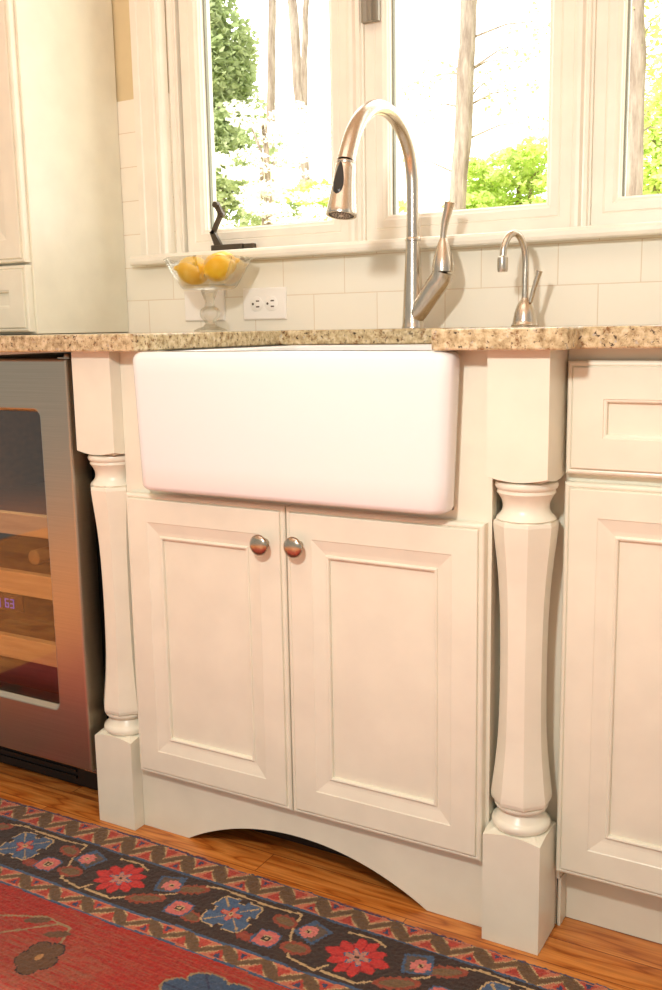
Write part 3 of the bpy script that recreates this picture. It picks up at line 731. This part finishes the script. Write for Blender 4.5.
    for ox in (-.9, 0, .9):
        for oy, s in ((0, 1),):
            # brown flower with stems
            dx_, dy_ = Xg - (.2165 + ox), Yg + .362; r = np.hypot(dx_ * 1.25, dy_); a = np.arctan2(dy_, dx_)
            R_ = .0285 + .0115 * np.abs(np.cos(2.5 * a + .3)) ** .5
            fseg([(.222 + ox, -.325), (.205 + ox, -.287), (.150 + ox, -.283), (.05 + ox, -.33)], CRM * .8, .0022)
            fseg([(.18 + ox, -.290), (.12 + ox, -.345), (.06 + ox, -.40)], CRM * .8, .0022)
            fput(r < R_ + .0025, DBR); fput(r < R_, c(112, 76, 48)); fput(r < .0075, c(196, 140, 80))
            for lx, ly in ((.200, -.308), (.145, -.296)):
                q = ((Xg - lx - ox) * .9 + (Yg - ly) * .5) ** 2 / .022 ** 2 + ((Yg - ly) * .9 - (Xg - lx - ox) * .5) ** 2 / .008 ** 2; fput(q < 1, c(116, 80, 52))
            # blue flower medallion
            dx_, dy_ = Xg - (.500 + ox), Yg + .318; r = np.hypot(dx_ * .62, dy_); a = np.arctan2(dy_, dx_ * .62)
            R_ = .037 + .014 * np.abs(np.cos(3 * a)) ** .45
            fput(r < R_ + .003, CRM * .8); fput(r < R_, BLUE * .85); fput((np.abs(np.sin(3 * a)) < .12) & (r < R_) & (r > .01), NAVY); fput(r < .013, c(186, 92, 78)); fput(r < .006, CRM)
    # weave noise: per-knot and per-row variation
    nz = 1 + .10 * rng.standard_normal((ny, nx)) + .05 * rng.standard_normal((ny, 1)) + .04 * np.sin(Xg * 9 + Yg * 5)
    g_ = np.where(f, .57, .78)[..., None]
    col = col * nz[..., None] * g_
    lum = col.mean(-1, keepdims=True); col = np.clip(lum + (col - lum) * .98 + .004, 0, 1)
    # mesh
    keep = V > 0
    zt = .0068 + .0007 * rng.standard_normal((ny + 1, nx + 1)) * .6
    gx, gy = np.meshgrid(x0 + np.arange(nx + 1) * cell, y0 + np.arange(ny + 1) * cell)
    vis = keep
    idx = np.arange((ny + 1) * (nx + 1)).reshape(ny + 1, nx + 1)
    q = np.stack([idx[:-1, :-1], idx[:-1, 1:], idx[1:, 1:], idx[1:, :-1]], -1)[vis]
    fc = col[vis]
    used = np.zeros((ny + 1) * (nx + 1), bool); used[q.ravel()] = True
    cnt = np.zeros((ny + 1) * (nx + 1), int); np.add.at(cnt, q.ravel(), 1)
    remap = -np.ones((ny + 1) * (nx + 1), int); remap[used] = np.arange(used.sum())
    z = zt.ravel().copy(); z[cnt < 4] = .0008
    co = np.stack([gx.ravel(), gy.ravel(), z], -1)[used]
    q = remap[q]
    me = bpy.data.meshes.new('oriental_rug'); nf = len(q)
    me.vertices.add(len(co)); me.vertices.foreach_set('co', co.astype(np.float32).ravel())
    me.loops.add(nf * 4); me.loops.foreach_set('vertex_index', q.astype(np.int32).ravel())
    me.polygons.add(nf); me.polygons.foreach_set('loop_start', np.arange(0, nf * 4, 4, dtype=np.int32))
    me.update(calc_edges=True); me.validate()
    at = me.attributes.new('knot', 'FLOAT_COLOR', 'FACE')
    at.data.foreach_set('color', np.concatenate([fc, np.ones((nf, 1))], 1).astype(np.float32).ravel())
    m = mat('wool_knots', (150, 50, 40), .92, 0, .1)
    an = nd(m, 'ShaderNodeAttribute', attribute_name='knot'); lk(m, an.outputs['Color'], bsdf(m).inputs['Base Color'])
    bump(m, noise(m, coords(m), 900, 2), .5, .002)
    bsdf(m).inputs['Sheen Weight'].default_value = .15
    me.materials.append(m)
    o = bpy.data.objects.new('oriental_rug', me); C.objects.link(o)
    tag(o, 'worn red wool oriental rug with dark floral border on the oak floor', 'rug')
make_rug()

# ------------------------------------------------------------------ outside
GROUND = mat('pale_leaf_litter', (214, 206, 160), .9)
o = struct(MB().box(-40, 30, .75, 60, -.75, -.7).build('ground', GROUND))
def bark():
    m = mat('grey_bark', (170, 152, 136), .9); v = coords(m, (14, 14, 2.2))
    f = noise(m, v, 1.4, 5, .65); lk(m, ramp(m, f, [(.35, (132, 116, 104)), (.65, (178, 164, 152))]), bsdf(m).inputs['Base Color']); bump(m, f, .6, .02); return m
BARK = bark()
def leafmat(name, a, b):
    m = bpy.data.materials.new(name); m.use_nodes = True; nt = m.node_tree; nt.nodes.clear()
    out = nd(m, 'ShaderNodeOutputMaterial'); d = nd(m, 'ShaderNodeBsdfDiffuse'); tl = nd(m, 'ShaderNodeBsdfTranslucent'); mx = nd(m, 'ShaderNodeMixShader'); mx.inputs[0].default_value = .5
    c = ramp(m, noise(m, coords(m), 3.0, 4), [(.35, a), (.65, b)])
    lk(m, c, d.inputs['Color']); lk(m, c, tl.inputs['Color']); lk(m, d.outputs[0], mx.inputs[1]); lk(m, tl.outputs[0], mx.inputs[2]); lk(m, mx.outputs[0], out.inputs[0])
    return m
YG = leafmat('spring_leaves', (206, 226, 128), (232, 242, 176))
EV = leafmat('evergreen_needles', (166, 182, 130), (196, 206, 164))
WHITE = leafmat('white_petals', (250, 248, 236), (255, 254, 246))
def leaves(mb, c, rad, n, s, flat=.5, mi=0, rr=random):
    for _ in range(n):
        while True:
            p = Vector((rr.uniform(-1, 1), rr.uniform(-1, 1), rr.uniform(-1, 1)))
            if p.length <= 1: break
        p = Vector(c) + Vector((p.x * rad[0], p.y * rad[1], p.z * rad[2]))
        t1 = Vector((rr.gauss(0, 1), rr.gauss(0, 1), rr.gauss(0, flat))).normalized(); t2 = t1.orthogonal().normalized()
        t2 = (Matrix.Rotation(rr.uniform(0, 6.28), 3, t1) @ t2)
        a = s * rr.uniform(.6, 1.3); b = a * .55
        mb.add([p - t1 * a, p + t2 * b - t1 * a * .2, p + t1 * a, p - t2 * b - t1 * a * .2], [(0, 1, 2, 3)], False, mi)
CAMV = [1.25671, -1.27557, .92064, .52271, .17069, -.01748, .97573]
def trunk_tree(p0, p1, r, label, extra=None):
    p0 = Vector(p0); p1 = Vector(p1); d = p0 - p1
    lo = p1 + d * ((-.72 - p1.z) / d.z); hi = p1 + d * ((7 - p1.z) / d.z)
    t = thing('tree', label, 'tree', tuple(lo), 'trees outside the windows')
    pts = []
    for i in range(26):
        q = lo.lerp(hi, i / 25); pts.append(q + Vector((random.gauss(0, r * .10), random.gauss(0, r * .10), 0)))
    m = MB(); m.tube(pts, [r * (1.25 - .02 * i) * random.uniform(.95, 1.05) for i in range(26)], 14)
    m.build('trunk', BARK, t)
    if extra: extra(t, pts, r)
    return t
def crown(mat_, spots, s, n):
    def fn(t, pts, r):
        m = MB(); b = MB()
        for (x, y, z, rd) in spots:
            c = Vector((x, y, z)); leaves(m, c, (rd, rd, rd * .7), n, s)
            src = min(pts, key=lambda q: abs(q.z - c.z + .2)); b.tube([src, src.lerp(c, .5) + Vector((0, 0, .05)), c], [r * .16, r * .09, r * .04], 6)
        b.build('branch', BARK, t); m.build('foliage', mat_, t)
    return fn
trunk_tree((-6.62, 11.0, 5.42), (-6.76, 11.0, 2.46), .065, 'slim straight grey tree trunk, leftmost in the left window')
trunk_tree((-6.91, 12.0, 5.73), (-6.72, 12.0, 2.55), .085, 'leaning grey tree trunk, second from left in the left window')
trunk_tree((-7.27, 13.0, 6.05), (-7.43, 13.0, 2.67), .060, 'thin pale tree trunk close to the right of the leaning one in the left window')
trunk_tree((-2.47, 8.0, 3.95), (-2.6, 8.0, 1.94), .082, 'thick leaning grey tree trunk in the middle window', crown(YG, [(-2.87, 8.2, 3.42, .22), (-3.08, 8.3, 3.08, .25), (-2.16, 8.2, 3.41, .22), (-2.31, 8.4, 3.1, .25), (-1.95, 8.2, 3.56, .3), (-1.8, 8.2, 3.71, .25), (-3.23, 8.4, 3.36, .2), (-2.38, 8.3, 3.28, .2), (-2.07, 8.3, 3.15, .2), (-3.35, 8.4, 2.63, .2), (-1.92, 8.3, 2.85, .22)], .028, 34))
trunk_tree((-.68, 7.0, 3.39), (-.67, 7.0, 1.73), .073, 'thick grey tree trunk in the right window', crown(YG, [(-.58, 7.2, 3.28, .3), (-.54, 7.2, 3.04, .3), (-.64, 7.4, 2.64, .35), (-.49, 7.3, 2.45, .4), (-.59, 7.3, 2.88, .22)], .03, 170))
def bush(base, w, h, name, label, mt, n, s, blobs, bx=.16, bz=.11, core=True):
    base = Vector(base); t = thing(name, label, 'shrub', (base.x, base.y, -.7), 'shrubs outside the windows')
    m = MB()
    for _ in range(blobs):
        a = random.uniform(-1, 1); b_ = random.uniform(-1, 1) * math.sqrt(max(.05, 1 - a * a * .8))
        c = base + Vector((a * w / 2, random.uniform(-.4, .4), b_ * h / 2))
        leaves(m, c, (w * bx, .25, h * bz), n, s)
    b = MB()
    for q in range(4):
        top = base + Vector((random.uniform(-.3, .3) * w, 0, h * .3)); b.tube([(base.x + .05 * q, base.y, -.7), tuple(base.lerp(top, .4)), tuple(top)], [.03, .018, .006], 6)
    b.build('stems', BARK, t); m.build('foliage', mt, t); return t
bush((-6.2, 9.0, 3.63), .74, 3.03, 'evergreen', 'tall dull green evergreen at the left edge of the left window', EV, 170, .05, 90)
bush((-5.18, 8.5, 2.49), .69, 1.27, 'shrub', 'low green shrub behind the white blossom', EV, 90, .04, 26)
bush((-3.83, 6.5, 2.36), 1.15, 1.32, 'flowering_dogwood', 'white blossoming dogwood in the left window', WHITE, 150, .024, 44, .13, .035)
bush((-4.18, 8.0, 2.2), .44, .66, 'shrub', 'yellow green shrub at the lower right of the left window', YG, 90, .035, 20)
bush((-2.3, 9.0, 2.31), 1.21, .85, 'shrub', 'bright yellow green shrub at the lower right of the middle window', YG, 160, .04, 50)
bush((-.88, 9.0, 2.48), .85, 1.45, 'shrub', 'bright yellow green shrub in the right window', YG, 160, .04, 50)
bush((-4.01, 9.5, 2.21), .51, .51, 'shrub', 'small yellow green shrub low behind the faucet', YG, 80, .035, 16)

# ------------------------------------------------------------------ light
W = bpy.data.worlds.new('world'); bpy.context.scene.world = W; W.use_nodes = True
nt = W.node_tree; bg = nt.nodes['Background']
tc = nt.nodes.new('ShaderNodeTexCoord'); sp = nt.nodes.new('ShaderNodeSeparateXYZ'); nt.links.new(tc.outputs['Generated'], sp.inputs[0])
mr = nt.nodes.new('ShaderNodeMapRange'); mr.inputs['From Min'].default_value = -.15; mr.inputs['From Max'].default_value = .35; nt.links.new(sp.outputs['Y'], mr.inputs['Value'])
rp = nt.nodes.new('ShaderNodeValToRGB'); rp.color_ramp.elements[0].color = (.47, .465, .42, 1); rp.color_ramp.elements[1].color = (3.9, 3.85, 3.65, 1)
nt.links.new(mr.outputs[0], rp.inputs[0]); nt.links.new(rp.outputs[0], bg.inputs['Color']); bg.inputs['Strength'].default_value = 1.0
def light(name, typ, loc, energy, col, target=None, **kw):
    l = bpy.data.lights.new(name, typ); l.energy = energy; l.color = col
    for k, v in kw.items(): setattr(l, k, v)
    o = bpy.data.objects.new(name, l); C.objects.link(o); o.location = loc
    if target is not None: o.rotation_euler = (Vector(target) - Vector(loc)).to_track_quat('-Z', 'Y').to_euler()
    return o
light('camera_flash', 'AREA', (.80, -1.15, 1.42), 12.5, (.985, .98, .925), (.42, .3, .75), shape='DISK', size=.10)
light('ceiling_fill', 'AREA', (.4, -.75, 2.5), 9, (.98, 1, .93), (.4, -.3, 0), shape='RECTANGLE', size=1.6, size_y=1.0)  # soft overhead fill, added to lift the ambient level; no real fixture here
light('cooler_lamp', 'AREA', (-.30, .10, .822), .55, (1, .80, .55), (-.30, .12, 0), shape='RECTANGLE', size=.4, size_y=.05)
light('sun', 'SUN', (0, -5, 8), 8, (1, .97, .9), (1.5, 3, 0), angle=.02)

# ------------------------------------------------------------------ camera
cam = bpy.data.cameras.new('camera'); co = bpy.data.objects.new('camera', cam); C.objects.link(co)
cx, cy, cz, yaw, pit, rol, f_ = CAMV; f_ *= 1000
fw = Vector((-math.sin(yaw) * math.cos(pit), math.cos(yaw) * math.cos(pit), -math.sin(pit))); r = Vector((math.cos(yaw), math.sin(yaw), 0)); u = r.cross(fw)
r2 = r * math.cos(rol) + u * math.sin(rol); u2 = u * math.cos(rol) - r * math.sin(rol)
co.matrix_world = Matrix((r2, u2, -fw)).transposed().to_4x4(); co.location = (cx, cy, cz)
cam.sensor_fit = 'VERTICAL'; cam.sensor_height = 36; cam.lens = f_ / 990 * 36; cam.clip_start = .02
bpy.context.scene.camera = co
vs_ = bpy.context.scene.view_settings; vs_.view_transform = 'Standard'; vs_.look = 'None'; vs_.exposure = .1; vs_.gamma = 1
